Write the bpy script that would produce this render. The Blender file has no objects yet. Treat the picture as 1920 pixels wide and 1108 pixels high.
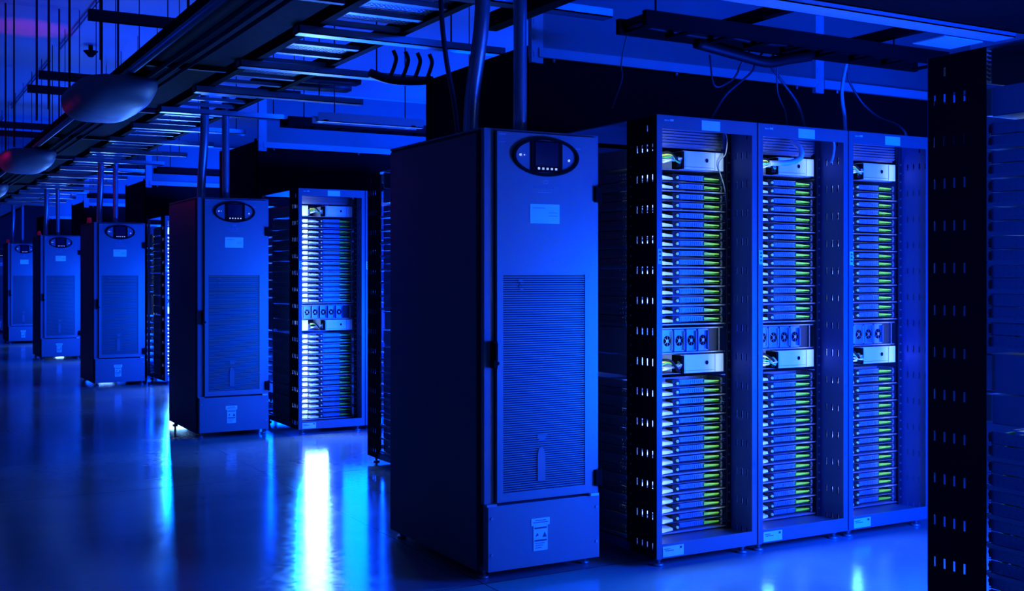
import bpy, bmesh, math, random
from mathutils import Vector, Matrix
random.seed(7)
C = bpy.context.scene.collection
SC = bpy.context.scene

# ------------------------------------------------------------------ camera
cam = bpy.data.cameras.new('camera')
cam.sensor_width = 36.0
cam.lens = 2126.4 / 1920 * 36.0
cam.shift_y = -(554.0 - 517.07) / 1920.0
cam.clip_start = 0.05
cam.clip_end = 200
camo = bpy.data.objects.new('camera', cam)
C.objects.link(camo)
camo.location = (-2.3317, -4.3907, 1.3501)
camo.rotation_euler = (math.pi / 2, 0, -0.5129)
SC.camera = camo

# ------------------------------------------------------------------ view, world
SC.view_settings.view_transform = 'Standard'
SC.view_settings.look = 'None'
SC.view_settings.exposure = 0.0
SC.view_settings.gamma = 1.0
SC.view_settings.use_curve_mapping = False
w = bpy.data.worlds.new('world')
SC.world = w
w.use_nodes = True
w.node_tree.nodes['Background'].inputs[0].default_value = (0.0, 0.01, 0.2, 1)
w.node_tree.nodes['Background'].inputs[1].default_value = 0.012

# ------------------------------------------------------------------ lights
BLUE = (0.0, 0.04, 1.0)
SKYB = (0.0, 0.11, 1.0)
CYAN = (0.42, 0.72, 1.0)
PITCH = 5.04
FRONT = -0.171          # front plane of the racks that face the camera
BACKF = 3.325           # front plane of the racks that face away
RX = 0.805              # left side of each row of racks
RW = 0.6087


def area(name, loc, direction, sx, sy, power, color, spread=180, up='Y'):
    l = bpy.data.lights.new(name, 'AREA')
    l.shape = 'RECTANGLE'
    l.size = sx
    l.size_y = sy
    l.energy = power
    l.color = color
    l.spread = math.radians(spread)
    o = bpy.data.objects.new(name, l)
    C.objects.link(o)
    o.location = loc
    o.rotation_euler = Vector(direction).to_track_quat('-Z', up).to_euler()
    return o


for k in range(0, 5):
    y = k * PITCH
    # glow of the open rack fronts that face the camera, out into their aisle
    area('rack_front_glow', (RX + 0.16, y + FRONT - 0.012, 1.05), (0, -1, 0), 0.2, 1.75, 24 if k else 9, (0.2, 0.55, 1.0) if k else (0.06, 0.36, 1.0))
    area('rack_row_glow', (RX + 1.1, y + FRONT - 0.012, 1.15), (0, -1, 0), 1.4, 1.6, 160 if k else 80, BLUE, spread=120)
    # light spilling sideways from the left post along the cabinet beside it
    area('rack_post_glow', (RX + 0.02, y + FRONT - 0.03, 1.0), (-0.8, -0.6, 0), 0.04, 1.0, 30, SKYB)
    # glow of the opposite racks
    area('opposite_rack_glow', (RX + 1.3, y - PITCH + BACKF + 0.015, 0.9), (0, 1, 0), 1.0, 0.8, 310, BLUE)
    # lamp hung over the cold aisle, shining at the containment panel
    area('aisle_lamp_glow', (2.3, y - 1.0, 2.95), (0, 1, -0.12), 2.6, 0.12, 55 if k else 30, BLUE, spread=110)
for b in range(3):
    area('rack_front_glow', (RX + RW * b + 0.12, FRONT - 0.012, 0.8), (0, -1, -0.15), 0.1, 1.2, 5, (0.08, 0.38, 1.0))
# lights inside the racks are made with the racks (LED strip on the left post, added fill at right)
for k in range(0, 6):  # unseen lights added to brighten the ceiling
    area('added_ceiling_fill', (1.2, k * PITCH + 1.6, 3.05), (0, 0, 1), 3.0, 1.2, 22, BLUE)
for k in range(0, 3):
    area('added_ceiling_fill', (7.5, k * PITCH + 3.0, 3.05), (0, 0, 1), 4.0, 2.5, 240, BLUE)
area('added_ceiling_fill', (-1.6, 16.0, 3.2), (0, 0, 1), 1.5, 16.0, 14, BLUE)
# unseen lights added left of the main aisle to brighten the cabinet sides
for k in range(-1, 5):
    area('added_side_fill', (-3.2, k * PITCH + 2.6, 1.75), (1, 0, -0.1), 2.2, 0.25, 18 if k < 0 else 7, BLUE, spread=65)
# red exit beacon above the main aisle
l = bpy.data.lights.new('beacon_glow', 'SPOT')
l.energy = 16
l.color = (1.0, 0.0, 0.12)
l.spot_size = math.radians(52)
l.spot_blend = 0.8
o = bpy.data.objects.new('beacon_glow', l)
C.objects.link(o)
o.location = (-0.62, 11.2, 3.1)
o.rotation_euler = (math.pi, 0, 0)


l = bpy.data.lights.new('beacon_glow', 'POINT')
l.energy = 3
l.color = (1.0, 0.0, 0.25)
l.shadow_soft_size = 0.15
o = bpy.data.objects.new('beacon_glow', l)
C.objects.link(o)
o.location = (-1.65, 9.9, 2.55)


# ------------------------------------------------------------------ materials
def mat(name, col, rough=0.5, metal=0.0, emit=None, estr=0.0, noise=0.0, nscale=20.0, bump=0.0, spec=0.5):
    m = bpy.data.materials.new(name)
    m.use_nodes = True
    nt = m.node_tree
    b = nt.nodes['Principled BSDF']
    b.inputs['Base Color'].default_value = (*col, 1)
    b.inputs['Roughness'].default_value = rough
    b.inputs['Metallic'].default_value = metal
    b.inputs['Specular IOR Level'].default_value = spec
    if emit:
        b.inputs['Emission Color'].default_value = (*emit, 1)
        b.inputs['Emission Strength'].default_value = estr
    if noise or bump:
        tc = nt.nodes.new('ShaderNodeTexCoord')
        n = nt.nodes.new('ShaderNodeTexNoise')
        n.inputs['Scale'].default_value = nscale
        n.inputs['Detail'].default_value = 4
        nt.links.new(tc.outputs['Object'], n.inputs['Vector'])
        if noise:
            mr = nt.nodes.new('ShaderNodeMapRange')
            mr.inputs['To Min'].default_value = max(0.03, rough - noise)
            mr.inputs['To Max'].default_value = min(1, rough + noise)
            nt.links.new(n.outputs['Fac'], mr.inputs['Value'])
            nt.links.new(mr.outputs['Result'], b.inputs['Roughness'])
        if bump:
            bn = nt.nodes.new('ShaderNodeBump')
            bn.inputs['Strength'].default_value = bump
            bn.inputs['Distance'].default_value = 0.01
            nt.links.new(n.outputs['Fac'], bn.inputs['Height'])
            nt.links.new(bn.outputs['Normal'], b.inputs['Normal'])
    return m


M = dict(
    flange=mat('flange_paint', (0.42, 0.42, 0.44), 0.45, noise=0.05),
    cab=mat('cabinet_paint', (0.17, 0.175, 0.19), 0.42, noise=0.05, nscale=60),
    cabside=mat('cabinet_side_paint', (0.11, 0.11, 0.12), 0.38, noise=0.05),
    black=mat('black_paint', (0.004, 0.004, 0.005), 0.8, noise=0.08, spec=0.05),
    dark=mat('dark_paint', (0.02, 0.02, 0.024), 0.55, noise=0.08, spec=0.3),
    rack=mat('rack_paint', (0.12, 0.12, 0.135), 0.42, noise=0.06),
    slot=mat('rack_side_lit_blue', (0.055, 0.075, 0.17), 0.5, noise=0.05),  # blue of the aisle light is put into this colour
    steel=mat('galvanised_steel', (0.36, 0.36, 0.38), 0.36, 0.7, noise=0.1, nscale=12, bump=0.02),
    dsteel=mat('dull_steel', (0.22, 0.22, 0.24), 0.45, 0.5, noise=0.1),
    plate=mat('vent_plate', (0.06, 0.2, 0.38), 0.4, 0.3, noise=0.1),
    white=mat('white_plastic', (0.8, 0.8, 0.8), 0.4, noise=0.05),
    wmetal=mat('white_metal', (0.72, 0.72, 0.74), 0.4, noise=0.05),
    label=mat('paper_label', (0.85, 0.85, 0.82), 0.5, noise=0.05),
    print=mat('label_print', (0.04, 0.04, 0.06), 0.6, noise=0.05),
    faint=mat('translucent_sticker', (0.36, 0.37, 0.4), 0.3, noise=0.05),
    fainter=mat('clear_sticker', (0.14, 0.145, 0.16), 0.35, noise=0.05),
    pcb=mat('green_circuit_board', (0.03, 0.36, 0.01), 0.45, noise=0.1, nscale=80),
    pcbedge=mat('board_edge', (0.38, 0.85, 0.02), 0.4, noise=0.1),
    capg=mat('green_cap', (0.3, 0.55, 0.2), 0.4, noise=0.1),
    yellow=mat('yellow_cable', (0.8, 0.65, 0.05), 0.45, noise=0.1),
    green=mat('green_cable', (0.1, 0.55, 0.1), 0.45, noise=0.1),
    grey=mat('grey_cable', (0.5, 0.5, 0.52), 0.45, noise=0.1),
    cblack=mat('black_cable', (0.006, 0.006, 0.007), 0.5, noise=0.1, spec=0.25),
    cdark=mat('dark_cable', (0.04, 0.04, 0.05), 0.45, noise=0.1),
    hood=mat('hood_plastic', (0.2, 0.2, 0.22), 0.45, noise=0.15, nscale=7, bump=0.3),
    curtain=mat('containment_panel', (0.14, 0.14, 0.15), 0.5, noise=0.1, nscale=3),
    screen=mat('display_glass', (0.01, 0.01, 0.03), 0.12, noise=0.03),
    led=mat('led_strip', (0.8, 0.8, 0.8), 0.5, emit=(0.5, 0.8, 1.0), estr=0.5),
    ledw=mat('indicator_led', (0.8, 0.8, 0.8), 0.4, emit=(0.5, 0.65, 1.0), estr=0.7),
    ledr=mat('red_led', (0.6, 0.05, 0.05), 0.4, emit=(1.0, 0.03, 0.08), estr=0.8),
    beacon=mat('red_beacon', (0.6, 0.02, 0.03), 0.4, emit=(1.0, 0.01, 0.1), estr=0.06),
    ceil=mat('ceiling_paint', (0.5, 0.5, 0.52), 0.7, noise=0.1, nscale=1.5),
    wall=mat('wall_paint', (0.12, 0.12, 0.13), 0.7, noise=0.1, nscale=1.5),
)


def floor_material():
    m = bpy.data.materials.new('polished_floor')
    m.use_nodes = True
    nt = m.node_tree
    b = nt.nodes['Principled BSDF']
    tc = nt.nodes.new('ShaderNodeTexCoord')
    n1 = nt.nodes.new('ShaderNodeTexNoise')
    n1.inputs['Scale'].default_value = 0.9
    n1.inputs['Detail'].default_value = 8
    n2 = nt.nodes.new('ShaderNodeTexNoise')
    n2.inputs['Scale'].default_value = 22
    n2.inputs['Detail'].default_value = 5
    br = nt.nodes.new('ShaderNodeTexBrick')
    br.offset = 0
    br.inputs['Scale'].default_value = 1.0
    br.inputs['Brick Width'].default_value = 3.0
    br.inputs['Row Height'].default_value = 3.0
    br.inputs['Mortar Size'].default_value = 0.004
    br.inputs['Color1'].default_value = (1, 1, 1, 1)
    br.inputs['Color2'].default_value = (1, 1, 1, 1)
    br.inputs['Mortar'].default_value = (0.25, 0.25, 0.25, 1)
    for x in (n1, n2, br):
        nt.links.new(tc.outputs['Object'], x.inputs['Vector'])
    cr = nt.nodes.new('ShaderNodeMapRange')
    cr.inputs['From Min'].default_value = 0.3
    cr.inputs['From Max'].default_value = 0.7
    cr.inputs['To Min'].default_value = 0.17
    cr.inputs['To Max'].default_value = 0.31
    nt.links.new(n1.outputs['Fac'], cr.inputs['Value'])
    mx = nt.nodes.new('ShaderNodeMix')
    mx.data_type = 'RGBA'
    mx.blend_type = 'MULTIPLY'
    mx.inputs['Factor'].default_value = 1
    nt.links.new(cr.outputs['Result'], mx.inputs['A'])
    nt.links.new(br.outputs['Color'], mx.inputs['B'])
    nt.links.new(mx.outputs['Result'], b.inputs['Base Color'])
    ad = nt.nodes.new('ShaderNodeMath')
    ad.operation = 'MULTIPLY'
    nt.links.new(n1.outputs['Fac'], ad.inputs[0])
    nt.links.new(n2.outputs['Fac'], ad.inputs[1])
    rr = nt.nodes.new('ShaderNodeMapRange')
    rr.inputs['From Min'].default_value = 0.12
    rr.inputs['From Max'].default_value = 0.4
    rr.inputs['To Min'].default_value = 0.09
    rr.inputs['To Max'].default_value = 0.2
    nt.links.new(ad.outputs[0], rr.inputs['Value'])
    nt.links.new(rr.outputs['Result'], b.inputs['Roughness'])
    bn = nt.nodes.new('ShaderNodeBump')
    bn.inputs['Strength'].default_value = 0.04
    bn.inputs['Distance'].default_value = 0.01
    nt.links.new(n2.outputs['Fac'], bn.inputs['Height'])
    nt.links.new(bn.outputs['Normal'], b.inputs['Normal'])
    b.inputs['Specular IOR Level'].default_value = 0.7
    return m


M['floor'] = floor_material()


# ------------------------------------------------------------------ mesh helper
class MB:
    def __init__(s):
        s.v = []
        s.f = []
        s.sm = []

    def box(s, x0, x1, y0, y1, z0, z1):
        if x0 > x1: x0, x1 = x1, x0
        if y0 > y1: y0, y1 = y1, y0
        if z0 > z1: z0, z1 = z1, z0
        n = len(s.v)
        s.v += [(x0, y0, z0), (x1, y0, z0), (x1, y1, z0), (x0, y1, z0),
                (x0, y0, z1), (x1, y0, z1), (x1, y1, z1), (x0, y1, z1)]
        for q in ((3, 2, 1, 0), (4, 5, 6, 7), (0, 1, 5, 4), (1, 2, 6, 5), (2, 3, 7, 6), (3, 0, 4, 7)):
            s.f.append(tuple(n + i for i in q))
            s.sm.append(False)
        return s

    def tube(s, pts, r, n=8, r1=None):
        pts = [Vector(p) for p in pts]
        rings = []
        up = None
        for i, p in enumerate(pts):
            a = pts[max(0, i - 1)]
            b = pts[min(len(pts) - 1, i + 1)]
            d = (b - a).normalized()
            if up is None:
                up = Vector((0, 0, 1)) if abs(d.z) < 0.9 else Vector((1, 0, 0))
            x = d.cross(up).normalized()
            yv = x.cross(d).normalized()
            up = yv
            rr = r if r1 is None else r + (r1 - r) * i / (len(pts) - 1)
            st = len(s.v)
            for j in range(n):
                t = 2 * math.pi * j / n
                s.v.append(tuple(p + x * math.cos(t) * rr + yv * math.sin(t) * rr))
            rings.append(st)
        for i in range(len(rings) - 1):
            for j in range(n):
                a, b = rings[i], rings[i + 1]
                s.f.append((a + j, a + (j + 1) % n, b + (j + 1) % n, b + j))
                s.sm.append(True)
        s.f.append(tuple(rings[0] + j for j in reversed(range(n))))
        s.sm.append(False)
        s.f.append(tuple(rings[-1] + j for j in range(n)))
        s.sm.append(False)
        return s

    def ring(s, cx, cz, ax, az, w, y0, y1, n=48):
        # elliptical ring in the x-z plane, y0..y1 deep
        st = len(s.v)
        for j in range(n):
            t = 2 * math.pi * j / n
            c, q = math.cos(t), math.sin(t)
            s.v += [(cx + ax * c, y0, cz + az * q), (cx + (ax - w) * c, y0, cz + (az - w) * q),
                    (cx + (ax - w) * c, y1, cz + (az - w) * q), (cx + ax * c, y1, cz + az * q)]
        for j in range(n):
            a = st + 4 * j
            b = st + 4 * ((j + 1) % n)
            for i in range(4):
                s.f.append((a + i, b + i, b + (i + 1) % 4, a + (i + 1) % 4))
                s.sm.append(False)
        return s

    def disc(s, cx, cz, ax, az, y0, y1, n=48):
        st = len(s.v)
        for yy in (y0, y1):
            for j in range(n):
                t = 2 * math.pi * j / n
                s.v.append((cx + ax * math.cos(t), yy, cz + az * math.sin(t)))
        for j in range(n):
            s.f.append((st + j, st + (j + 1) % n, st + n + (j + 1) % n, st + n + j))
            s.sm.append(False)
        s.f.append(tuple(st + j for j in reversed(range(n))))
        s.sm.append(False)
        s.f.append(tuple(st + n + j for j in range(n)))
        s.sm.append(False)
        return s

    def prism(s, poly, y0, y1):
        # polygon in x-z, extruded along y
        st = len(s.v)
        n = len(poly)
        for yy in (y0, y1):
            for (x, z) in poly:
                s.v.append((x, yy, z))
        for j in range(n):
            s.f.append((st + j, st + (j + 1) % n, st + n + (j + 1) % n, st + n + j))
            s.sm.append(False)
        s.f.append(tuple(st + j for j in reversed(range(n))))
        s.sm.append(False)
        s.f.append(tuple(st + n + j for j in range(n)))
        s.sm.append(False)
        return s

    def hexa(s, pts):
        n = len(s.v)
        s.v += [tuple(p) for p in pts]
        for q in ((3, 2, 1, 0), (4, 5, 6, 7), (0, 1, 5, 4), (1, 2, 6, 5), (2, 3, 7, 6), (3, 0, 4, 7)):
            s.f.append(tuple(n + i for i in q))
            s.sm.append(False)
        return s

    def build(s, name, m, parent=None, bevel=0.0, loc=None):
        me = bpy.data.meshes.new(name)
        me.from_pydata(s.v, [], s.f)
        me.polygons.foreach_set('use_smooth', s.sm)
        bm = bmesh.new()
        bm.from_mesh(me)
        bmesh.ops.recalc_face_normals(bm, faces=bm.faces)
        bm.to_mesh(me)
        bm.free()
        me.materials.append(m)
        o = bpy.data.objects.new(name, me)
        C.objects.link(o)
        if parent:
            o.parent = parent
        if loc:
            o.location = loc
        if bevel:
            b = o.modifiers.new('bevel', 'BEVEL')
            b.width = bevel
            b.segments = 2
            b.limit_method = 'ANGLE'
        return o


def tag(o, label=None, cat=None, group=None, kind=None):
    if label: o['label'] = label
    if cat: o['category'] = cat
    if group: o['group'] = group
    if kind: o['kind'] = kind
    return o


def empty(name, loc=(0, 0, 0), rz=0.0):
    o = bpy.data.objects.new(name, None)
    o.empty_display_size = 0.1
    C.objects.link(o)
    o.location = loc
    o.rotation_euler = (0, 0, rz)
    return o


def copy_tree(o, parent=None):
    c = o.copy()
    C.objects.link(c)
    if parent:
        c.parent = parent
    for ch in list(o.children):
        copy_tree(ch, c)
    return c


def put(proto, used, loc, rz, label, group=None, cat=None):
    o = copy_tree(proto) if used[0] else proto
    used[0] = True
    o.location = loc
    o.rotation_euler = (0, 0, rz)
    o['label'] = label
    if group: o['group'] = group
    if cat: o['category'] = cat
    return o


def struct(name, mb, m):
    return tag(mb.build(name, m), kind='structure')


ORD = ['first', 'second', 'third', 'fourth', 'fifth', 'sixth', 'seventh', 'eighth', 'ninth', 'tenth',
       'eleventh', 'twelfth', 'thirteenth', 'fourteenth', 'fifteenth', 'sixteenth', 'seventeenth',
       'eighteenth', 'nineteenth', 'twentieth']
ROWS = ['front', 'second', 'third', 'fourth', 'fifth', 'sixth']


def bez(pts, n=6):
    # Catmull-Rom through the points
    P = [Vector(p) for p in pts]
    P = [P[0] * 2 - P[1]] + P + [P[-1] * 2 - P[-2]]
    out = []
    for i in range(1, len(P) - 2):
        for j in range(n):
            t = j / n
            a, b, c, d = P[i - 1], P[i], P[i + 1], P[i + 2]
            out.append(0.5 * ((2 * b) + (c - a) * t + (2 * a - 5 * b + 4 * c - d) * t * t + (3 * b - a - 3 * c + d) * t ** 3))
    out.append(P[-2])
    return out


# ------------------------------------------------------------------ the room
struct('floor', MB().box(-6, 12, -9, 36, -0.1, 0), M['floor'])
struct('ceiling', MB().box(-6, 12, -9, 36, 4.5, 4.6), M['ceil'])
struct('wall_left', MB().box(-6.1, -6, -9, 36, 0, 4.5), M['wall'])
struct('wall_right', MB().box(12, 12.1, -9, 36, 0, 4.5), M['wall'])
struct('wall_back', MB().box(-6, 12, 36, 36.1, 0, 4.5), M['wall'])
struct('wall_front', MB().box(-6, 12, -9.1, -9, 0, 4.5), M['wall'])


# ------------------------------------------------------------------ power cabinet
def foot_mb(x, y, h=0.09):
    m = MB()
    m.tube([(x, y, 0), (x, y, 0.012)], 0.024, 12)
    m.tube([(x, y, 0.012), (x, y, h)], 0.010, 8)
    m.tube([(x, y, h * 0.55), (x, y, h * 0.75)], 0.017, 6)
    return m


def make_cabinet():
    r = empty('power_cabinet')
    tag(r, 'x', 'cabinet')
    W, D, H = 0.6, 1.04, 2.0
    m = MB()
    m.box(0.006, W - 0.004, 0.062, D, 0.04, H - 0.004)
    m.box(0.02, W - 0.02, 0.03, 0.07, 0.1, H - 0.02)
    m.build('carcass', M['dark'], r, 0.004)
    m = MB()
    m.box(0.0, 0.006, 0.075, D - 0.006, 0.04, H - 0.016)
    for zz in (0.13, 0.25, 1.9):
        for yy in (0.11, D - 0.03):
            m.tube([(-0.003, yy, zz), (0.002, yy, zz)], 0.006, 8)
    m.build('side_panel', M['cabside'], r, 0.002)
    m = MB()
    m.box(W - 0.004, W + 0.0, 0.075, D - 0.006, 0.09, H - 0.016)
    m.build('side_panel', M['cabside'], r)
    m = MB()
    m.box(0.002, W - 0.002, 0.05, D, H - 0.004, H + 0.006)
    m.box(0.0, 0.05, 0.0, 0.03, 0.345, H)
    m.box(W - 0.012, W, 0.0, 0.03, 0.345, H)
    m.box(0.05, W - 0.012, 0.0, 0.03, H - 0.012, H)
    m.build('front_frame', M['cab'], r, 0.002)
    # door with louvred field
    z0, z1 = 0.352, 1.986
    vx0, vx1, vz0, vz1 = 0.085, 0.515, 0.392, 1.357
    m = MB()
    m.box(0.055, vx0, -0.02, -0.001, z0, z1)
    m.box(vx1, W - 0.014, -0.02, -0.001, z0, z1)
    m.box(vx0, vx1, -0.02, -0.001, z0, vz0)
    m.box(vx0, vx1, -0.02, -0.001, vz1, z1)
    door = m.build('door', M['cab'], r)
    m = MB()
    nz = 96
    dz = (vz1 - vz0) / nz
    for i in range(nz):
        z = vz0 + i * dz
        m.box(vx0, vx1, -0.0172, -0.011, z + dz * 0.5, z + dz * 0.98)
    gr = m.build('louvre_grille', M['cab'], door)
    MB().box(vx0, vx1, -0.004, -0.002, vz0, vz1).build('grille_backing', M['dark'], gr)
    m = MB()
    m.box(0.03, 0.05, -0.036, 0.0, 0.945, 1.063)
    m.box(0.034, 0.046, -0.046, -0.036, 0.98, 1.055)
    m.tube([(0.056, -0.026, 0.965), (0.056, -0.018, 0.965)], 0.009, 10)
    m.build('handle', M['black'], door, 0.002)
    for zz in (1.725, 0.42):
        m = MB()
        m.box(W - 0.036, W - 0.002, -0.034, -0.016, zz - 0.036, zz + 0.036)
        m.tube([(W - 0.006, -0.026, zz - 0.042), (W - 0.006, -0.026, zz + 0.042)], 0.009, 8)
        m.build('hinge', M['black'], door, 0.002)
    m = MB()
    m.box(0.012, W - 0.004, -0.016, 0.03, 0.05, 0.338)
    lp = m.build('lower_panel', M['cab'], r, 0.002)
    m = MB()
    for x in (0.03, W - 0.022):
        for z in (0.125, 0.285):
            m.tube([(x, -0.021, z), (x, -0.014, z)], 0.006, 8)
    m.build('screw', M['steel'], lp)
    MB().box(W - 0.06, W - 0.016, -0.03, -0.012, 0.338, 0.350).build('catch', M['white'], r)
    MB().box(0.0, 0.05, -0.028, 0.0, 0.339, 0.349).build('catch', M['steel'], r)
    # oval display
    cx, cz = 0.302, 1.884
    m = MB().ring(cx, cz, 0.172, 0.088, 0.013, -0.034, -0.018)
    disp = m.build('display', M['black'], r)
    m = MB().disc(cx, cz, 0.163, 0.078, -0.024, -0.019)
    m.build('display_face', M['cab'], disp)
    m = MB().box(0.222, 0.388, -0.030, -0.0235, 1.815, 1.955)
    m.build('screen_bezel', M['black'], disp, 0.003)
    m = MB().box(0.244, 0.362, -0.0325, -0.0298, 1.842, 1.948)
    m.build('screen', M['screen'], disp)
    m = MB()
    for i in range(5):
        x = 0.262 + i * 0.0225
        m.box(x - 0.005, x + 0.005, -0.0325, -0.0296, 1.826, 1.835)
    m.build('button_row', M['ledw'], disp)
    m = MB()
    m.disc(0.170, 1.888, 0.0055, 0.0055, -0.0275, -0.0235, 12)
    m.disc(0.190, 1.888, 0.0028, 0.0028, -0.0275, -0.0235, 12)
    m.disc(0.424, 1.873, 0.0055, 0.0055, -0.0275, -0.0235, 12)
    m.build('indicator_light', M['ledw'], disp)
    # stickers on the door
    m = MB()
    m.box(0.062, 0.098, -0.0215, -0.0198, 1.972, 1.977)
    m.box(0.062, 0.098, -0.0215, -0.0198, 1.940, 1.9425)
    for i in range(4):
        m.box(0.068 + i * 0.007, 0.072 + i * 0.007, -0.0215, -0.0198, 1.952, 1.957 + 0.002 * (i % 2))
    m.build('rating_sticker', M['faint'], door)
    m = MB()
    m.box(0.462, 0.49, -0.0212, -0.0198, 1.927, 1.931)
    m.build('maker_plate', M['faint'], door)
    m = MB()
    m.box(0.293, 0.315, -0.0212, -0.0198, 1.764, 1.767)
    m.box(0.293, 0.296, -0.0212, -0.0198, 1.764, 1.778)
    m.box(0.312, 0.315, -0.0212, -0.0198, 1.764, 1.778)
    m.box(0.293, 0.315, -0.0212, -0.0198, 1.776, 1.779)
    x = 0.240
    for wd in (7, 6, 8, 3, 7, 6, 5, 0, 7, 6, 7, 0, 3):
        wd *= 0.001
        if wd:
            m.box(x, x + 0.0016, -0.0212, -0.0198, 1.738, 1.752)
            m.box(x, x + wd, -0.0212, -0.0198, 1.750, 1.752)
            m.box(x, x + wd, -0.0212, -0.0198, 1.738, 1.740)
            m.box(x + wd - 0.0012, x + wd, -0.0212, -0.0198, 1.744, 1.752)
        x += wd + 0.0032 + (0.004 if not wd else 0)
    m.box(0.262, 0.334, -0.0212, -0.0198, 1.724, 1.726)
    m.build('name_lettering', M['faint'], door)
    m = MB().box(0.222, 0.376, -0.0218, -0.0198, 1.585, 1.672)
    lb = m.build('door_label', M['label'], door)
    m = MB()
    m.box(0.235, 0.30, -0.0226, -0.0216, 1.652, 1.656)
    m.box(0.320, 0.366, -0.0226, -0.0216, 1.632, 1.635)
    m.box(0.320, 0.366, -0.0226, -0.0216, 1.618, 1.621)
    m.build('label_print', M['faint'], lb)
    m = MB()
    for i, (a, b) in enumerate(((0.0, 0.05), (0.0, 0.045), (0.006, 0.04))):
        m.box(0.262 + a, 0.262 + b, -0.0205, -0.0165, 0.632 - i * 0.009, 0.637 - i * 0.009)
    m.prism([(0.262, 0.43), (0.302, 0.43), (0.302, 0.545), (0.292, 0.575), (0.280, 0.582), (0.268, 0.575), (0.262, 0.545)], -0.0205, -0.0165)
    m.build('grille_sticker', M['fainter'], door)
    m = MB()
    for i in range(4):
        m.box(0.165 + 0.006 * (i % 2), 0.185 + 0.004 * (i % 2), -0.0205, -0.0165, 1.325 - i * 0.012, 1.330 - i * 0.012)
    m.build('grille_sticker', M['fainter'], door)
    # warning label on the lower panel
    m = MB()
    m.box(0.230, 0.326, -0.0185, -0.0155, 0.231, 0.263)
    m.box(0.241, 0.315, -0.0185, -0.0155, 0.118, 0.232)
    wl = m.build('warning_label', M['label'], lp)
    m = MB()
    m.box(0.246, 0.310, -0.0195, -0.018, 0.216, 0.223)
    m.box(0.246, 0.310, -0.0195, -0.018, 0.160, 0.167)
    m.prism([(0.288, 0.177), (0.310, 0.177), (0.299, 0.200)], -0.0195, -0.018)
    m.prism([(0.250, 0.182), (0.268, 0.186), (0.262, 0.198), (0.256, 0.190)], -0.0195, -0.018)
    for i in range(3):
        m.box(0.250, 0.30 - 0.008 * i, -0.0195, -0.018, 0.150 - i * 0.010, 0.1525 - i * 0.010)
    m.box(0.240, 0.316, -0.0195, -0.018, 0.243, 0.246)
    m.box(0.250, 0.306, -0.0195, -0.018, 0.252, 0.255)
    m.build('label_print', M['print'], wl)
    for x in (0.045, W - 0.02):
        for y in (0.09, D - 0.05):
            foot_mb(x, y).build('foot', M['steel'], r)
    return r


cab = make_cabinet()
used = [False]
CABLAB = ['tall blue power cabinet with oval display, nearest and largest, ending the front row',
          'blue power cabinet with oval display ending the second row, left of the far lit rack',
          'blue power cabinet ending the third row, third nearest of the line of cabinets',
          'blue power cabinet ending the fourth row, fourth nearest of the line of cabinets',
          'small distant power cabinet ending the fifth row near the left frame edge',
          'farthest power cabinet of the line, cut by the left frame edge']
for k in range(6):
    put(cab, used, (0, k * PITCH, 0), 0, CABLAB[k], 'power cabinets at the row ends')

# ------------------------------------------------------------------ server rack
RACKH = 2.093
RACKD = 1.03
SLOT_Y = [(0.023, 0.031), (0.063, 0.072), (0.102, 0.111), (0.143, 0.152)]
ROW_Z = [1.944 - 0.142 * i for i in range(14)]
LOW = [0.100 + 0.094 * i for i in range(8)]
UPP = [1.112 + 0.0928 * i for i in range(8)]


def slotted(x0, x1):
    m = MB()
    zb, zt, yt = 0.047, RACKH - 0.002, 0.232
    ys = [0.0] + [v for p in SLOT_Y for v in p] + [yt]
    for i in range(0, len(ys) - 1, 2):
        m.box(x0, x1, ys[i], ys[i + 1], zb, zt)
    for (a, b) in SLOT_Y:
        zs = [zb]
        for rz in sorted(ROW_Z):
            if rz - 0.019 > zb + 0.01:
                zs += [rz - 0.017, rz + 0.017]
        if abs(a - 0.063) < 1e-6:
            zs += [2.02, 2.05]
        zs.append(zt)
        for i in range(0, len(zs) - 1, 2):
            m.box(x0, x1, a, b, zs[i], zs[i + 1])
    return m


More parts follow.
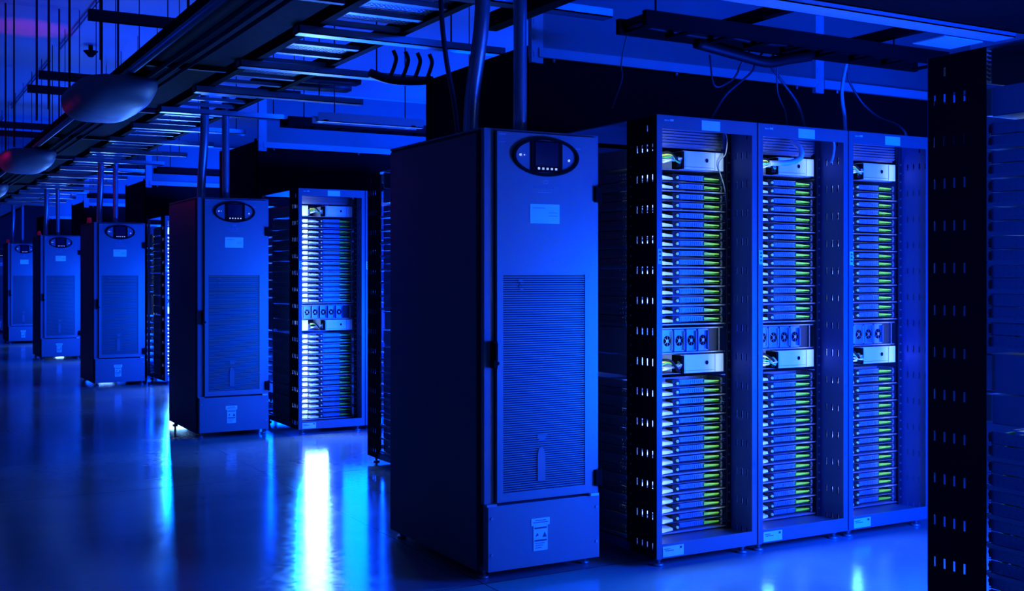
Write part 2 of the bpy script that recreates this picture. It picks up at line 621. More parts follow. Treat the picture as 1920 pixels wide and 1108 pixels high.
def make_rack():
    r = empty('server_rack')
    tag(r, 'x', 'rack')
    W = RW - 0.004
    for xa, xb, la, lb in ((0.0, 0.001, 0.001, 0.002), (W - 0.001, W, W - 0.002, W - 0.001)):
        sp = slotted(xa, xb).build('side_panel', M['black'], r)
        slotted(la, lb).build('panel_lit_skin', M['slot'], sp)  # added inner skin, blue light put into its colour
    m = MB()
    m.box(0.002, 0.032, -0.004, 0.0, 0.045, RACKH)
    m.box(W - 0.032, W - 0.002, -0.004, 0.0, 0.045, RACKH)
    m.box(0.032, W - 0.032, -0.004, 0.0, 2.030, RACKH)
    m.box(0.032, W - 0.032, -0.004, 0.0, 0.045, 0.112)
    m.box(0.002, 0.004, 0.0, 0.012, 0.05, RACKH)
    for zz in (0.4, 0.75, 1.15, 1.6):
        m.box(0.024, 0.028, -0.006, -0.003, zz, zz + 0.018)
        m.box(W - 0.018, W - 0.013, -0.006, -0.003, zz + 0.03, zz + 0.048)
    fr = m.build('front_frame', M['rack'], r)
    m = MB()
    m.box(0.004, W - 0.004, 0.0, RACKD, 0.083, 0.088)
    m.build('base_panel', M['rack'], r)
    m = MB()
    m.box(0.002, W - 0.002, 0.0, RACKD, RACKH - 0.006, RACKH - 0.001)
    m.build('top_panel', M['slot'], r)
    m = MB()
    for x in (0.0, W - 0.03):
        m.box(x, x + 0.03, RACKD - 0.03, RACKD, 0.045, RACKH)
        m.box(x, x + 0.03, 0.2, RACKD, 0.045, 0.083)
    m.box(0, W, RACKD - 0.03, RACKD, 0.045, 0.11)
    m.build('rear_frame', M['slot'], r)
    for x in (0.004, W - 0.030):
        m = MB()
        m.box(x, x + 0.026, 0.186, 0.190, 0.09, 2.07)
        m.build('mounting_rail', M['dark'], r)
    m = MB()
    n = int((2.0 - 0.12) / 0.047)
    for x in (0.011, W - 0.021):
        for i in range(n):
            z = 0.125 + i * 0.047
            m.box(x, x + 0.009, 0.182, 0.1865, z, z + 0.008)
    for i in range(n):
        z = 0.125 + i * 0.047
        m.box(-0.001, 0.001, 0.196, 0.202, z, z + 0.007)
    m.build('rail_screws', M['steel'], r)
    for z in LOW + UPP:
        m = MB()
        m.box(0.006, W - 0.006, 0.205, 0.86, z, z + 0.002)
        m.box(0.006, W - 0.006, 0.200, 0.205, z - 0.002, z + 0.004)
        m.box(0.001, 0.006, 0.235, 0.86, z - 0.004, z + 0.010)
        m.box(W - 0.006, W - 0.001, 0.235, 0.86, z - 0.004, z + 0.010)
        m.build('shelf', M['dsteel'], r)
    m = MB()
    for i in range(7):
        z = 1.985 + i * 0.0143
        m.hexa([(0.034, 0.215, z), (W - 0.034, 0.215, z), (W - 0.034, 0.222, z), (0.034, 0.222, z),
                (0.034, 0.205, z + 0.011), (W - 0.034, 0.205, z + 0.011), (W - 0.034, 0.212, z + 0.011), (0.034, 0.212, z + 0.011)])
    m.box(0.034, W - 0.034, 0.225, 0.228, 1.975, 2.085)
    m.build('vent_panel', M['rack'], r)
    m = MB().box(0.262, 0.372, -0.0062, -0.0035, 2.036, 2.082)
    m.build('name_tag', M['label'], r)
    m = MB()
    for i, wd in enumerate((7, 5, 4, 9, 8)):
        m.box(0.045 + i * 0.011, 0.045 + i * 0.011 + wd * 0.001, -0.0055, -0.0035, 2.066, 2.066 + (0.009 if i > 2 else 0.006))
    m.build('number_sticker', M['label'], r)
    m = MB().box(0.035, 0.155, -0.0062, -0.0035, 0.052, 0.100)
    al = m.build('asset_label', M['label'], r)
    m = MB()
    m.box(0.042, 0.078, -0.0072, -0.006, 0.086, 0.089)
    m.box(0.048, 0.098, -0.0072, -0.006, 0.078, 0.081)
    m.box(0.132, 0.144, -0.0072, -0.006, 0.084, 0.094)
    m.build('label_print', M['print'], al)
    m = MB()
    m.box(0.006, 0.030, -0.0062, -0.0035, 1.405, 1.475)
    ps = m.build('post_sticker', M['label'], r)
    m = MB()
    for zz in (1.42, 1.438, 1.456):
        m.box(0.012, 0.024, -0.0072, -0.006, zz, zz + 0.008)
    m.build('label_print', M['print'], ps)
    m = MB().box(0.003, 0.009, 0.012, 0.02, 0.12, 2.0)
    m.build('led_strip', M['led'], r)
    for x in (0.05, W - 0.05):
        for y in (0.05, RACKD - 0.06):
            foot_mb(x, y, 0.05).build('foot', M['steel'], r)
    return r


def make_server():
    r = empty('rack_server')
    tag(r, 'x', 'server')
    m = MB()
    X = 0.268
    m.box(-X, X, 0.0, 0.60, 0.0, 0.0016)
    m.box(-X, -X + 0.002, 0.01, 0.60, 0.0, 0.041)
    m.box(X - 0.002, X, 0.01, 0.60, 0.0, 0.041)
    m.box(-X, X, 0.598, 0.60, 0.0, 0.041)
    m.box(-X, X, 0.12, 0.122, 0.0, 0.040)
    for i in range(5):
        for z in (0.010, 0.030):
            y = 0.03 + i * 0.022 + 0.004 * (z > 0.02)
            m.box(-X - 0.0015, -X, y, y + 0.006, z, z + 0.006)
            m.box(X, X + 0.0015, y, y + 0.006, z, z + 0.006)
    m.build('chassis', M['dsteel'], r)
    m = MB()
    m.box(-0.002, 0.150, 0.006, 0.05, 0.013, 0.034)
    for i in range(11):
        m.box(0.004 + i * 0.0132, 0.010 + i * 0.0132, 0.003, 0.007, 0.016, 0.031)
    m.box(-0.004, 0.152, 0.002, 0.012, 0.034, 0.037)
    m.build('front_panel', M['plate'], r)
    m = MB()
    m.box(0.148, 0.250, 0.010, 0.11, 0.012, 0.0145)
    m.box(0.160, 0.20, 0.05, 0.10, 0.0145, 0.028)
    m.box(0.215, 0.24, 0.03, 0.08, 0.0145, 0.022)
    cb = m.build('circuit_board', M['pcb'], r)
    m = MB()
    m.hexa([(0.152, 0.000, 0.017), (0.246, 0.000, 0.020), (0.246, 0.012, 0.020), (0.152, 0.012, 0.017),
            (0.152, 0.000, 0.031), (0.246, 0.000, 0.025), (0.246, 0.012, 0.025), (0.152, 0.012, 0.031)])
    m.build('edge_connector', M['pcbedge'], cb)
    m = MB()
    m.hexa([(-0.135, -0.035, 0.010), (-0.050, -0.012, 0.010), (-0.050, 0.06, 0.010), (-0.135, 0.06, 0.010),
            (-0.125, -0.030, 0.027), (-0.050, -0.008, 0.021), (-0.050, 0.06, 0.027), (-0.125, 0.06, 0.030)])
    m.build('power_plug', M['white'], r)
    m = MB()
    m.box(-0.245, -0.190, -0.012, 0.05, 0.012, 0.028)
    m.box(-0.185, -0.145, 0.0, 0.05, 0.008, 0.036)
    m.build('fan_shroud', M['wmetal'], r)
    m = MB()
    m.tube([(-0.026, -0.010, 0.021), (-0.026, 0.05, 0.021)], 0.0105, 10)
    m.box(-0.050, -0.008, -0.006, 0.05, 0.004, 0.039)
    m.build('cable_socket', M['cblack'], r)
    m = MB()
    m.tube([(-0.024, -0.017, 0.022), (-0.024, -0.009, 0.022)], 0.0075, 8)
    m.build('connector_cap', M['capg'], r)
    m = MB()
    m.box(0.2545, 0.2665, 0.0, 0.03, 0.006, 0.036)
    m.box(0.256, 0.262, -0.006, 0.0, 0.016, 0.026)
    m.build('latch', M['dsteel'], r)
    m = MB().box(-0.010, -0.005, -0.002, 0.004, 0.036, 0.0385)
    m.build('status_light', M['ledr'], r)
    return r


def make_power_shelf():
    r = empty('power_shelf')
    tag(r, 'x', 'power supply shelf')
    m = MB()
    m.box(-0.268, 0.268, 0.03, 0.60, 0, 0.126)
    m.box(-0.268, 0.268, 0.0, 0.03, 0.120, 0.126)
    m.box(-0.268, 0.268, 0.0, 0.03, 0, 0.006)
    m.box(-0.268, -0.262, 0.0, 0.03, 0, 0.126)
    m.box(0.240, 0.246, 0.0, 0.03, 0, 0.126)
    m.build('casing', M['dsteel'], r)
    for i in range(6):
        cx = -0.222 + i * 0.0735
        m = MB()
        m.box(cx - 0.031, cx + 0.031, 0.004, 0.03, 0.008, 0.118)
        m.box(cx + 0.020, cx + 0.025, -0.010, 0.004, 0.015, 0.110)
        ps = m.build('power_module', M['plate'], r, 0.003)
        m = MB().disc(cx - 0.003, 0.062, 0.021, 0.026, 0.0015, 0.004, 20)
        m.build('fan_opening', M['black'], ps)
        m = MB()
        m.disc(cx - 0.003, 0.062, 0.007, 0.008, -0.0005, 0.0015, 12)
        for a in (35, 90, 145):
            t = math.radians(a)
            dx, dz = 0.021 * math.cos(t), 0.025 * math.sin(t)
            m.tube([(cx - 0.003 - dx, 0.0005, 0.062 - dz), (cx - 0.003 + dx, 0.0005, 0.062 + dz)], 0.0014, 5)
        m.build('fan_guard', M['steel'], ps)
    m = MB().box(0.182, 0.238, 0.012, 0.03, 0.008, 0.118)
    m.build('blank_panel', M['dark'], r)
    return r


def make_switch():
    r = empty('network_switch')
    tag(r, 'x', 'network switch')
    m = MB()
    m.box(0.010, 0.262, -0.012, 0.30, 0.004, 0.094)
    m.build('casing', M['wmetal'], r, 0.002)
    m = MB()
    m.box(0.206, 0.209, -0.0135, -0.012, 0.006, 0.092)
    m.box(0.015, 0.20, -0.0135, -0.012, 0.015, 0.017)
    m.build('panel_seam', M['dsteel'], r)
    m = MB().disc(0.155, 0.052, 0.009, 0.011, -0.015, -0.0118, 6)
    m.build('port', M['black'], r)
    m = MB().box(-0.006, 0.008, -0.02, 0.06, 0.004, 0.090)
    m.build('side_bracket', M['black'], r)
    m = MB()
    m.box(-0.268, 0.268, 0.02, 0.60, 0.0, 0.003)
    m.box(-0.268, -0.265, 0.02, 0.60, 0.0, 0.094)
    m.box(0.265, 0.268, 0.02, 0.60, 0.0, 0.094)
    m.build('tray', M['dsteel'], r)
    return r


def make_psu():
    r = empty('switch_power_unit')
    tag(r, 'x', 'power unit')
    MB().box(-0.262, -0.138, 0.0, 0.2, 0.004, 0.092).build('casing', M['wmetal'], r, 0.002)
    m = MB()
    m.box(-0.25, -0.15, -0.0015, 0.0, 0.080, 0.082)
    m.box(-0.136, -0.130, -0.01, 0.0, 0.01, 0.06)
    m.build('clip', M['dsteel'], r)
    return r


rack = make_rack()
server = make_server()
pshelf = make_power_shelf()
switch = make_switch()
psu = make_psu()
uR, uS, uP, uW, uU = [False], [False], [False], [False], [False]


def cable(name, pts, r, m, label, cat='cable', group=None, n=6):
    o = MB().tube(bez(pts), r, n).build(name, m)
    return tag(o, label, cat, group)


def fill_rack(ox, oy, flip, rname, cables):
    """ox, oy: left front bottom corner as the row's x axis sees it."""
    rz = math.pi if flip else 0.0
    sg = -1 if flip else 1
    cx = ox + 0.3023

    def P(lx, ly, z):
        return (cx + sg * lx, oy + sg * ly, z)

    for stack, zs in (('lower', LOW), ('upper', UPP)):
        for i, z in enumerate(zs):
            for j in (0, 1):
                idx = 15 - (2 * i + j)
                put(server, uS, P(0, 0.214, z + 0.0022 + 0.0432 * j), rz,
                    '%s server down in the %s stack of the %s' % (ORD[idx], stack, rname), 'servers in the open racks')
    put(pshelf, uP, P(0, 0.21, 0.9705), rz, 'shelf of small power modules with round fans halfway up the %s' % rname, 'power shelves')
    for z, nm in ((0.8695, 'middle'), (1.868, 'top')):
        put(switch, uW, P(0, 0.21, z), rz, 'white network switch box in the %s of the %s' % (nm, rname), 'network switches')
        put(psu, uU, P(0, 0.222, z + 0.0032 - 0.002), rz, 'small white power unit left of the %s switch in the %s' % (nm, rname), 'switch power units')
        if cables:
            rr = random.Random(int(ox * 100 + z * 10))
            specs = [('black', M['cblack'], 0.007), ('yellow', M['yellow'], 0.0045), ('green', M['green'], 0.0045),
                     ('grey', M['grey'], 0.004), ('white', M['white'], 0.005)]
            for i, (cn, cm, cr) in enumerate(specs):
                j = rr.uniform(-0.012, 0.012)
                a = 0.010 + 0.016 * i
                hi = z + 0.078 - 0.011 * i + j * 0.5
                pts = [P(-0.135, 0.19 - 0.004 * i, z + 0.075 - 0.012 * i),
                       P(-0.105, 0.165 - 0.006 * i + j, hi),
                       P(-0.075 + j, 0.150 + 0.004 * i, z + 0.055 - 0.004 * i),
                       P(-0.045, 0.165 - 0.005 * i, z + 0.028 + 0.007 * ((i * 3) % 5) + j),
                       P(-0.022, 0.19, z + 0.018 + 0.010 * ((i * 2) % 5)),
                       P(-0.012, 0.212, z + 0.020 + 0.010 * ((i * 2) % 5))]
                cable('patch_cable', pts, cr, cm, '%s patch cable looping left of the %s switch in the %s' % (cn, nm, rname), 'cable', 'patch cables at the switches')


RN = ['left large lit rack', 'middle large lit rack', 'right large lit rack']
for b in range(3):
    ox, oy = RX + RW * b, FRONT
    put(rack, uR, (ox, oy, 0), 0, 'open blue server rack with lit servers, ' + ['left', 'middle', 'right'][b] + ' one of the three at right', 'server racks')
    fill_rack(ox, oy, False, RN[b], True)
    area('led_and_fill_glow', (ox + 0.030, oy + 0.02, 1.06), (0.35, 0.94, 0), 0.03, 1.88, 4.8, CYAN, 100)
    area('led_and_fill_glow', (ox + RW - 0.05, oy + 0.13, 1.06), (-0.55, 0.83, 0), 0.02, 1.88, 0.6, CYAN, 110)  # added fill without a strip, brightens the right ends of the servers
# second row
for b in range(2):
    ox, oy = RX + RW * b, PITCH + FRONT
    put(rack, uR, (ox, oy, 0), 0, ['open blue server rack with lit servers behind the nearest power cabinet', 'server rack right of the far lit rack, only its blue post showing'][b], 'server racks')
    if b == 0:
        fill_rack(ox, oy, False, 'far lit rack', True)
    area('led_and_fill_glow', (ox + 0.030, oy + 0.02, 1.06), (0.35, 0.94, 0), 0.03, 1.88, 4.8, CYAN, 100)
# dark foreground rack and the dark rack behind the first cabinet: both face away
ox, oy = RX, BACKF - PITCH
put(rack, uR, (ox + RW - 0.004, oy, 0), math.pi, 'black foreground server rack with slotted side panel at the right frame edge', 'server racks')
fill_rack(ox, oy, True, 'black foreground rack', False)
area('led_and_fill_glow', (ox + RW - 0.034, oy - 0.02, 1.06), (-0.35, -0.94, 0), 0.03, 1.88, 13, CYAN, 100)
ox, oy = RX, BACKF
put(rack, uR, (ox + RW - 0.004, oy, 0), math.pi, 'dark server rack seen side on just left of the nearest power cabinet', 'server racks')
fill_rack(ox, oy, True, 'dark side on rack', False)
area('led_and_fill_glow', (ox + RW - 0.034, oy - 0.02, 1.06), (-0.35, -0.94, 0), 0.03, 1.88, 3, CYAN, 100)
for k in (2, 3, 4):
    ox, oy = RX, k * PITCH + FRONT
    put(rack, uR, (ox, oy, 0), 0, 'distant server rack right of the cabinet ending the %s row' % ROWS[k], 'server racks')
    if k == 2:
        fill_rack(ox, oy, False, 'distant third row rack', False)
    area('led_and_fill_glow', (ox + 0.030, oy + 0.02, 1.06), (0.35, 0.94, 0), 0.03, 1.88, 4, CYAN, 100)
for k in (1, 2, 3):
    ox, oy = RX, k * PITCH + BACKF
    put(rack, uR, (ox + RW - 0.004, oy, 0), math.pi, 'distant server rack facing away behind the %s row' % ROWS[k], 'server racks')

# ------------------------------------------------------------------ hot aisle enclosure, per row
for k in range(5):
    y = k * PITCH
    r = empty('containment_panel', (RX, y + 0.99, 2.1))
    tag(r, 'blue containment panel with bottom flange above the racks of the %s row' % ROWS[k], 'panel', 'containment panels')
    L = 3.6
    m = MB()
    for (a, b) in ((0.05, 2.10), (2.18, L)):
        m.box(a, b, 0.0, 0.006, 0.50, 1.0)
    pn = m.build('panel_sheet', M['curtain'], r)
    m = MB()
    for (a, b) in ((0.05, 2.10), (2.18, L)):
        m.box(a, b, -0.03, 0.0, 0.452, 0.505)
        m.box(a, b, -0.012, -0.004, 0.985, 1.0)
    m.build('flange', M['flange'], r)
    for a in (0.0, 2.10):
        m = MB()
        m.box(a, a + 0.03, -0.03, 0.01, 0.42, 1.0)
        m.box(a + 0.03, a + 0.08, -0.02, 0.01, 0.42, 1.0)
        for i in range(6):
            m.box(a + 0.012, a + 0.018, -0.034, -0.029, 0.45 + i * 0.09, 0.48 + i * 0.09)
        m.build('post', M['flange'], r)
    for a in (0.15, 1.0, 1.95, 2.3, 3.2):
        MB().tube([(a, -0.016, 0.43), (a, -0.016, 0.455)], 0.010, 6).build('bolt', M['steel'], r)
    m = MB().box(0.0, L, 0.0, 0.012, -0.02, 0.452)
    m.build('blanking_sheet', M['black'], r)
    m = MB()
    m.box(RX, RX + 0.03, y + 0.99 + 0.03, y + 2.30, 0.0, 2.62)
    m.box(RX - 0.01, RX, y + 0.99 + 0.03, y + 1.07, 0.0, 2.64)
    m.box(RX - 0.01, RX, y + 2.24, y + 2.30, 0.0, 2.64)
    tag(m.build('enclosure_wall', M['black']), 'black end wall closing the hot aisle behind the %s row' % ROWS[k], 'end wall', 'hot aisle end walls')

# ------------------------------------------------------------------ conduits on the cabinets
for k in range(6):
    y = k * PITCH
    pts = [(0.12, y + 0.36, 2.006), (0.12, y + 0.355, 2.10), (0.12, y + 0.335, 2.22), (0.12, y + 0.28, 2.40), (0.12, y + 0.25, 2.52), (0.12, y + 0.24, 2.65), (0.12, y + 0.24, 2.95)]
    cable('conduit', pts, 0.036, M['steel'], 'bent metal conduit rising from the %s row cabinet, left of its pair' % ROWS[k], 'conduit', 'conduits above the cabinets', 14)
    pts = [(0.28, y + 0.17, 2.006), (0.28, y + 0.17, 2.5), (0.28, y + 0.17, 2.95)]
    cable('conduit', pts, 0.031, M['steel'], 'straight metal conduit rising from the %s row cabinet, right of its pair' % ROWS[k], 'conduit', 'conduits above the cabinets', 14)

# ------------------------------------------------------------------ overhead: main aisle
r = empty('cable_trough', (-0.52, 0.2, 2.75))
tag(r, 'long dark cable trough running overhead along the main aisle', 'cable trough')
m = MB()
L = 27.0
m.box(-0.25, 0.25, 0, L, 0.0, 0.006)
m.box(-0.25, -0.244, 0, L, 0.0, 0.13)
m.box(0.244, 0.25, 0, L, 0.0, 0.13)
m.build('trough', M['black'], r)
for i in range(12):
    yy = 0.8 + i * 2.2
    m = MB()
    m.box(-0.26, 0.26, yy, yy + 0.04, -0.03, 0.0)
    m.build('clamp', M['dark'], r)
for x, rad, z in ((-0.285, 0.026, -0.005), (-0.18, 0.014, -0.045), (-0.10, 0.012, -0.043), (-0.03, 0.012, -0.043)):
    MB().tube([(x, 0.1, z), (x, 26, z)], rad, 10).build('conduit', M['steel'] if rad > 0.02 else M['dark'], r)


def make_hood():
    r = empty('curved_hood')
    tag(r, 'x', 'hood')
    m = MB()
    nu, nv = 20, 10
    st = len(m.v)
    for i in range(nv + 1):
        ph = (math.pi / 2) * i / nv
        for j in range(nu):
            t = 2 * math.pi * j / nu
            c, s_ = math.cos(t), math.sin(t)
            e = 0.55
            cx = math.copysign(abs(c) ** e, c)
            sy = math.copysign(abs(s_) ** e, s_)
            q = math.cos(ph) ** 0.55
            m.v.append((0.27 * cx * q, 0.78 * sy * q, -0.19 * math.sin(ph) ** 1.0))
    for i in range(nv):
        for j in range(nu):
            a = st + i * nu
            b = st + (i + 1) * nu
            m.f.append((a + j, a + (j + 1) % nu, b + (j + 1) % nu, b + j))
            m.sm.append(True)
    m.f.append(tuple(st + j for j in range(nu)))
    m.sm.append(False)
    m.build('shell', M['hood'], r)
    m = MB()
    for y in (-0.4, 0.4):
        m.box(-0.05, 0.05, y - 0.02, y + 0.02, -0.01, 0.05)
    m.build('bracket', M['dark'], r)
    return r


hood = make_hood()
uH = [False]
for k, lb in enumerate(['large blue rounded hood hanging under the overhead trough, nearest', 'rounded hood with a magenta lit edge under the overhead trough',
                        'rounded hood under the trough, cut by the left frame edge']):
    put(hood, uH, (-0.84, 4.3 + k * 5.04, 2.70), 0, lb, 'rounded hoods')

# ladder trays (segments) and perforated plates
def make_ladder(n):
    r = empty('ladder_tray')
    tag(r, 'x', 'cable tray')
    for x in (-0.275, 0.225):
        m = MB()
        m.box(x, x + 0.05, 0, 5.0, 0, 0.09)
        m.build('rail', M['black'], r)
    for i in range(n):
        y = 0.14 + i * 5.0 / n
        MB().box(-0.225, 0.225, y, y + 0.05, 0.01, 0.035).build('rung', M['steel'], r)
    return r


lad = make_ladder(16)
uL = [False]
for k in range(5):
    put(lad, uL, (0.1, 0.25 + k * 5.04, 2.752), 0, 'black ladder cable tray with metal rungs overhead, %s section from the camera' % ORD[k], 'ladder trays over the row ends')
NCH = 17
for i in range(NCH):
    y = 0.58 + i * 1.16
    e = 1.05 if i < 4 else 0.78
    m = MB()
    m.box(-0.27, e, y - 0.045, y + 0.045, 2.705, 2.712)
    m.box(-0.27, e, y - 0.045, y - 0.040, 2.705, 2.750)
    m.box(-0.27, e, y + 0.040, y + 0.045, 2.705, 2.750)
    m.box(-0.27, -0.262, y - 0.045, y + 0.045, 2.705, 2.750)
    o = m.build('strut_channel', M['steel'])
    tag(o, 'galvanised strut channel carrying the overhead ladder tray, %s from the camera' % ORD[i], 'strut channel', 'strut channels')
    for x in (-0.2, 0.7):
        m = MB().tube([(x, y, 2.75), (x, y, 4.5)], 0.005, 6)
        tag(m.build('threaded_rod', M['dark']), 'thin rod hanging the %s strut channel, %s end' % (ORD[i], 'left' if x < 0 else 'right'), 'rod', 'rods holding the strut channels')
for i, (px, py) in enumerate(((0.1, 0.94), (0.1, 1.27), (0.1, 2.36), (0.1, 3.3))):
    m = MB()
    nx, ny = 16, 9
    for a in range(nx + 1):
        x = px - 0.22 + 0.44 * a / nx
        m.box(x - 0.005, x + 0.005, py, py + 0.30, 2.786, 2.789)
    for b in range(ny + 1):
        yy = py + 0.30 * b / ny
        m.box(px - 0.22, px + 0.22, yy - 0.007, yy + 0.007, 2.786, 2.789)
    tag(m.build('perforated_plate', M['steel']), 'perforated metal plate on the overhead ladder tray, ' + ['nearest', 'second', 'third', 'farthest'][i] + ' one', 'plate', 'perforated plates')

# trapeze bars and rods over the main aisle
for i, (y, nm) in enumerate(((3.6, 'nearest'), (6.2, 'second nearest'), (7.03, 'third nearest'), (9.9, 'fourth nearest'), (10.75, 'farthest'))):
    m = MB()
    m.box(-1.08, -0.3, y - 0.03, y + 0.03, 3.06, 3.13)
    tag(m.build('trapeze_bar', M['dark']), 'dark crossbar hung above the main aisle left of the trough, %s' % nm, 'crossbar', 'crossbars on hanging rods')
    for x, sd in ((-1.0, 'left'), (-0.42, 'right')):
        m = MB().tube([(x, y, 2.80 if x < -0.9 else 3.0), (x, y, 4.5)], 0.010, 8)
        tag(m.build('threaded_rod', M['dark']), 'dark %s rod holding the %s crossbar from the ceiling' % (sd, nm), 'rod', 'rods holding the crossbars')
for i, (x, y) in enumerate(((-1.0, 5.0), (-1.0, 9.0))):
    m = MB().tube([(x, y, 2.75), (x, y, 4.5)], 0.009, 8)
    tag(m.build('threaded_rod', M['dark']), 'dark rod without crossbar hanging from the ceiling, %s of two' % ['nearer', 'farther'][i], 'rod')
for i, (a, b) in enumerate(((6.0, 12.2), (13.2, 18.5), (20, 27))):
    m = MB().tube([(-0.1, a, 4.46), (-0.1, b, 4.46)], 0.014, 8)
    tag(m.build('ceiling_conduit', M['steel']), 'thin pale conduit on the ceiling, %s length' % ['nearest', 'middle', 'farthest'][i], 'conduit', 'ceiling conduits')
m = MB()
m.tube([(0.257, 11.94, 4.5), (0.257, 11.94, 4.42)], 0.03, 10)
m.tube([(0.257, 11.94, 4.42), (0.257, 11.94, 4.34)], 0.10, 12, 0.03)
tag(m.build('sprinkler', M['black']), 'small dark sprinkler head on the blue ceiling at upper left', 'sprinkler')

# red beacons on the far cabinets
for k, lb in ((2, 'third'), (3, 'fourth'), (4, 'fifth')):
    r = empty('beacon_lamp', (0.08, k * PITCH + 0.85, 2.006))
    tag(r, 'small red beacon lamp on top of the %s row cabinet' % lb, 'beacon', 'red beacons')
    m = MB().tube([(0, 0, 0), (0, 0, 0.02)], 0.04, 12)
    m.build('base', M['black'], r)
    m = MB().tube([(0, 0, 0.02), (0, 0, 0.07), (0, 0, 0.09)], 0.032, 12, 0.022)
    m.build('lens', M['beacon'], r)

# ------------------------------------------------------------------ overhead: above the rows of racks
for k in range(4):
    y = k * PITCH
    rn = ROWS[k]
    if k == 0:
      m = MB()
      m.box(0.8, 2.68, y - 0.66, y - 0.53, 2.55, 2.556)
      m.box(0.8, 2.68, y - 0.535, y - 0.53, 2.55, 2.60)
      m.box(0.8, 2.68, y - 0.66, y - 0.655, 2.55, 2.60)
      mt = m.build('metal_trunking', M['flange'])
      for x in (1.0, 2.5):
          MB().tube([(x, y - 0.595, 2.556), (x, y - 0.595, 4.5)], 0.005, 6).build('hanger_rod', M['dark'], mt)
      tag(mt, 'pale metal trunking over the cold aisle before the %s row' % rn, 'trunking', 'metal trunking')
    r = empty('cable_tray', (0.7, y, 2.48 if k == 0 else 2.62))
    tag(r, 'black cable tray loaded with cables above the racks of the %s row' % rn, 'cable tray', 'cable trays above the racks')
    m = MB()
    m.box(0, 2.0, -0.24, -0.21, 0.0, 0.07)
    m.box(0, 2.0, -0.03, 0.0, 0.0, 0.07)
    m.build('rail', M['black'], r)
    for i in range(9):
        MB().box(0.03 + i * 0.24, 0.07 + i * 0.24, -0.21, -0.03, 0.004, 0.014).build('rung', M['black'], r)
    m = MB()
    rr = random.Random(k)
    for i in range(9):
        yy = -0.195 + i * 0.019
        m.tube(bez([(0.02, yy, 0.05), (0.5, yy + rr.uniform(-.01, .01), 0.03 + rr.uniform(0, .02)), (0.83, yy, 0.03 + (i % 3) * 0.015),
                    (1.2, yy + rr.uniform(-.01, .01), 0.05), (1.95, yy, 0.05)]), 0.014, 6)
    m.build('cable_bundle', M['cblack'], r)
    if k == 0:
      m = MB()
      m.tube(bez([(0.45, -0.03, 0.0), (0.7, -0.03, -0.03), (0.9, -0.03, -0.05), (1.05, -0.03, -0.02), (1.2, -0.03, 0.01)]), 0.028, 8)
      m.build('sagging_cables', M['cblack'], r)
    for x in (0.2, 1.8):
        MB().tube([(x, -0.04, 0.09), (x, -0.04, 2.0)], 0.005, 6).build('hanger_rod', M['dark'], r)
    if k == 0:
      m = MB()
      m.box(0.8, 3.1, y - 1.25, y - 0.70, 2.56, 2.57)
      m.box(0.8, 3.1, y - 0.72, y - 0.70, 2.56, 2.66)
      m.box(0.8, 3.1, y - 1.25, y - 1.23, 2.56, 2.66)
      ct = m.build('cable_trough', M['black'])
      for x in (1.2, 2.8):
          MB().tube([(x, y - 0.98, 2.57), (x, y - 0.98, 4.5)], 0.005, 6).build('hanger_rod', M['dark'], ct)
      tag(ct, 'wide black cable trough over the cold aisle before the %s row' % rn, 'cable trough', 'cable troughs over the aisles')
m = MB()
m.box(2.39, 2.68, -0.465, -0.262, 2.56, 2.566)
tag(m.build('metal_plate', M['wmetal']), 'square pale metal plate overhead above the right lit rack', 'plate')
for i, (x, nm) in enumerate(((1.42, 'left'), (2.32, 'right'))):
    m = MB()
    m.box(x, x + 0.05, -0.70, 0.20, 2.60, 2.65)
    tag(m.build('cross_bar', M['black']), 'black bar bridging the trays above the lit racks, %s one' % nm, 'crossbar', 'bars between the trays')
m = MB()
m.box(0.50, 0.58, -0.7, 0.95, 2.66, 2.74)
tag(m.build('cross_bar', M['black']), 'thick black bar above the nearest cabinet leading to the containment panel', 'crossbar')

# hanging cables over the lit racks
Y = 0.0
for i, (pts, rad, mm, lb) in enumerate([
    ([(1.615, 2.52), (1.60, 2.44), (1.565, 2.383), (1.407, 2.261), (1.304, 2.12)], 0.006, 'cdark', 'dark cable looping down to the top of the left lit rack'),
    ([(0.754, 2.50), (0.765, 2.36), (0.769, 2.288), (0.714, 2.144)], 0.004, 'cdark', 'thin cable hanging left of the lit racks before the black sheet'),
    ([(1.68, 2.52), (1.70, 2.44), (1.764, 2.372), (1.87, 2.27), (1.912, 2.2), (1.935, 2.12)], 0.007, 'cdark', 'dark cable curving down to the middle lit rack, nearest the tray sag'),
    ([(1.685, 2.50), (1.745, 2.315), (1.80, 2.20), (1.812, 2.12)], 0.004, 'cdark', 'thin cable hanging down onto the middle lit rack'),
    ([(2.193, 2.568), (2.205, 2.352), (2.225, 2.2), (2.229, 2.1)], 0.010, 'grey', 'pale straight strap hanging between the middle and right lit racks'),
    ([(2.195, 2.53), (2.25, 2.42), (2.341, 2.305), (2.42, 2.25), (2.504, 2.214), (2.62, 2.19), (2.69, 2.15), (2.70, 2.10)], 0.006, 'cdark', 'dark cable sweeping right and down to the right lit rack'),
    ([(1.53, 2.52), (1.50, 2.42), (1.477, 2.375), (1.43, 2.33), (1.33, 2.30), (1.30, 2.45)], 0.005, 'cdark', 'dark cable loop hanging from the sagging bundle'),
]):
    cable('hanging_cable', [(x, -0.02 if j == 0 else 0.05, z) for j, (x, z) in enumerate(pts)], rad, M[mm], lb, 'cable', 'cables hanging over the lit racks')
cable('hanging_cable', [(0.03, 0.5, 2.72), (0.04, 0.5, 2.55), (0.065, 0.5, 2.365), (0.10, 0.5, 2.2), (0.127, 0.5, 2.006)], 0.012, M['cdark'], 'dark cable dropping onto the top of the nearest power cabinet', 'cable')
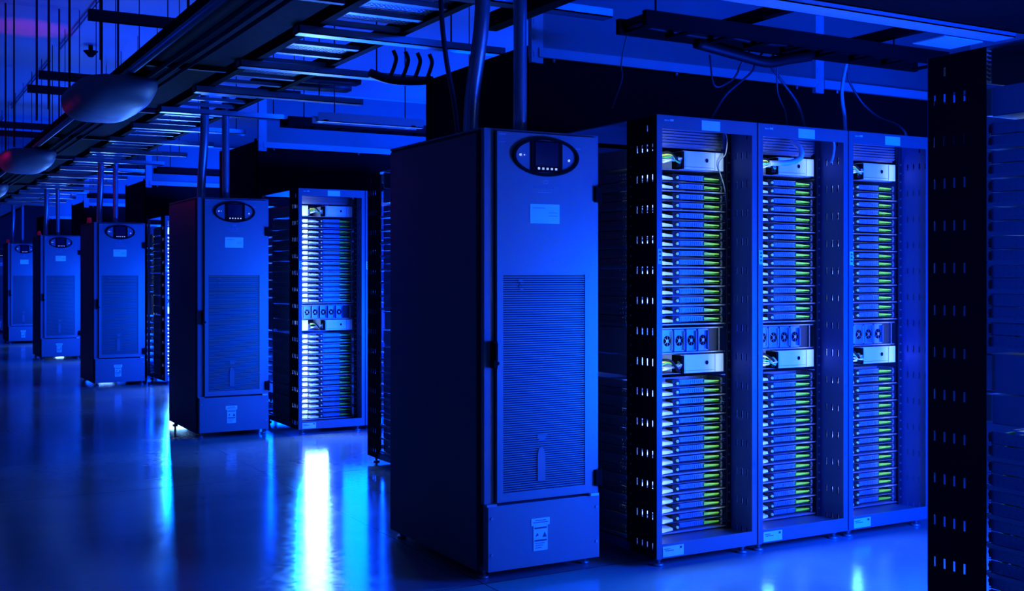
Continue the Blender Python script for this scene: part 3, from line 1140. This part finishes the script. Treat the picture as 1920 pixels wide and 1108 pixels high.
cable('hanging_cable', [(1.30, 0.02, 2.085), (1.345, -0.02, 2.05), (1.36, 0.0, 1.96), (1.33, 0.02, 1.90), (1.38, 0.03, 1.78), (1.395, 0.03, 1.62), (1.40, 0.03, 1.3)], 0.003, M['grey'], 'thin cable drooping inside the left lit rack', 'cable')
cable('flexible_duct', [(1.80, 0.0, 2.05), (1.80, -0.06, 2.0), (1.78, -0.08, 1.95), (1.72, -0.06, 1.925), (1.62, -0.03, 1.92)], 0.014, M['white'], 'pale flexible duct curving inside the top of the middle lit rack', 'duct', None, 10)
cable('patch_cable', [(1.86, -0.12, 2.085), (1.93, -0.13, 2.08), (1.965, -0.13, 2.03), (1.96, -0.13, 1.97), (1.945, -0.13, 1.93)], 0.006, M['grey'], 'grey cable hooking over the right corner of the middle lit rack', 'cable')

# cables looping over the overhead trays near the cabinet
cable('looped_cable', bez([(0.42, 2.34, 2.64), (0.55, 2.34, 2.61), (0.7, 2.34, 2.61), (0.86, 2.34, 2.63)], 4), 0.03, M['cblack'], 'thick black cable bundle lying across under the overhead trays', 'cable', 'looped cables')
for i in range(4):
    x0 = 0.55 + 0.085 * i
    cable('looped_cable', [(x0 + 0.03, 2.335, 2.80), (x0 + 0.05, 2.335, 2.75), (x0 + 0.035, 2.335, 2.69), (x0 + 0.01, 2.335, 2.63)], 0.013, M['cblack'],
          'short black cable dropping into the thick bundle under the overhead trays, %s of four' % ORD[i], 'cable', 'looped cables')

# lit tray rail and dark cable bundles beyond the first rows
m = MB()
m.box(0.66, 1.55, 3.96, 4.02, 2.545, 2.551)
m.box(0.66, 1.55, 3.96, 3.966, 2.545, 2.615)
m.box(0.66, 1.55, 4.10, 4.106, 2.545, 2.60)
m.box(0.70, 0.74, 3.96, 4.106, 2.551, 2.560)
m.box(1.44, 1.48, 3.96, 4.106, 2.551, 2.560)
mt = m.build('metal_trunking', M['flange'])
for x in (0.8, 1.4):
    MB().tube([(x, 3.99, 2.551), (x, 3.99, 4.5)], 0.005, 6).build('hanger_rod', M['dark'], mt)
tag(mt, 'pale two-railed metal trunking high up left of the nearest power cabinet', 'trunking')
for i, (y, x0, x1) in enumerate(((3.62, 0.2, 0.78), (3.95, 0.0, 1.0), (4.28, 0.25, 1.05), (4.75, -0.1, 0.78))):
    m = MB()
    for j in range(4):
        m.tube(bez([(x0, y + 0.03 * j, 2.872), ((x0 + x1) / 2, y + 0.03 * j + 0.02, 2.868), (x1, y + 0.03 * j, 2.872)], 4), 0.026, 6)
    tag(m.build('cable_bundle', M['cblack']), 'black cable bundle lying crosswise over the ladder tray, %s of four' % ORD[i], 'cables', 'crosswise cable bundles')
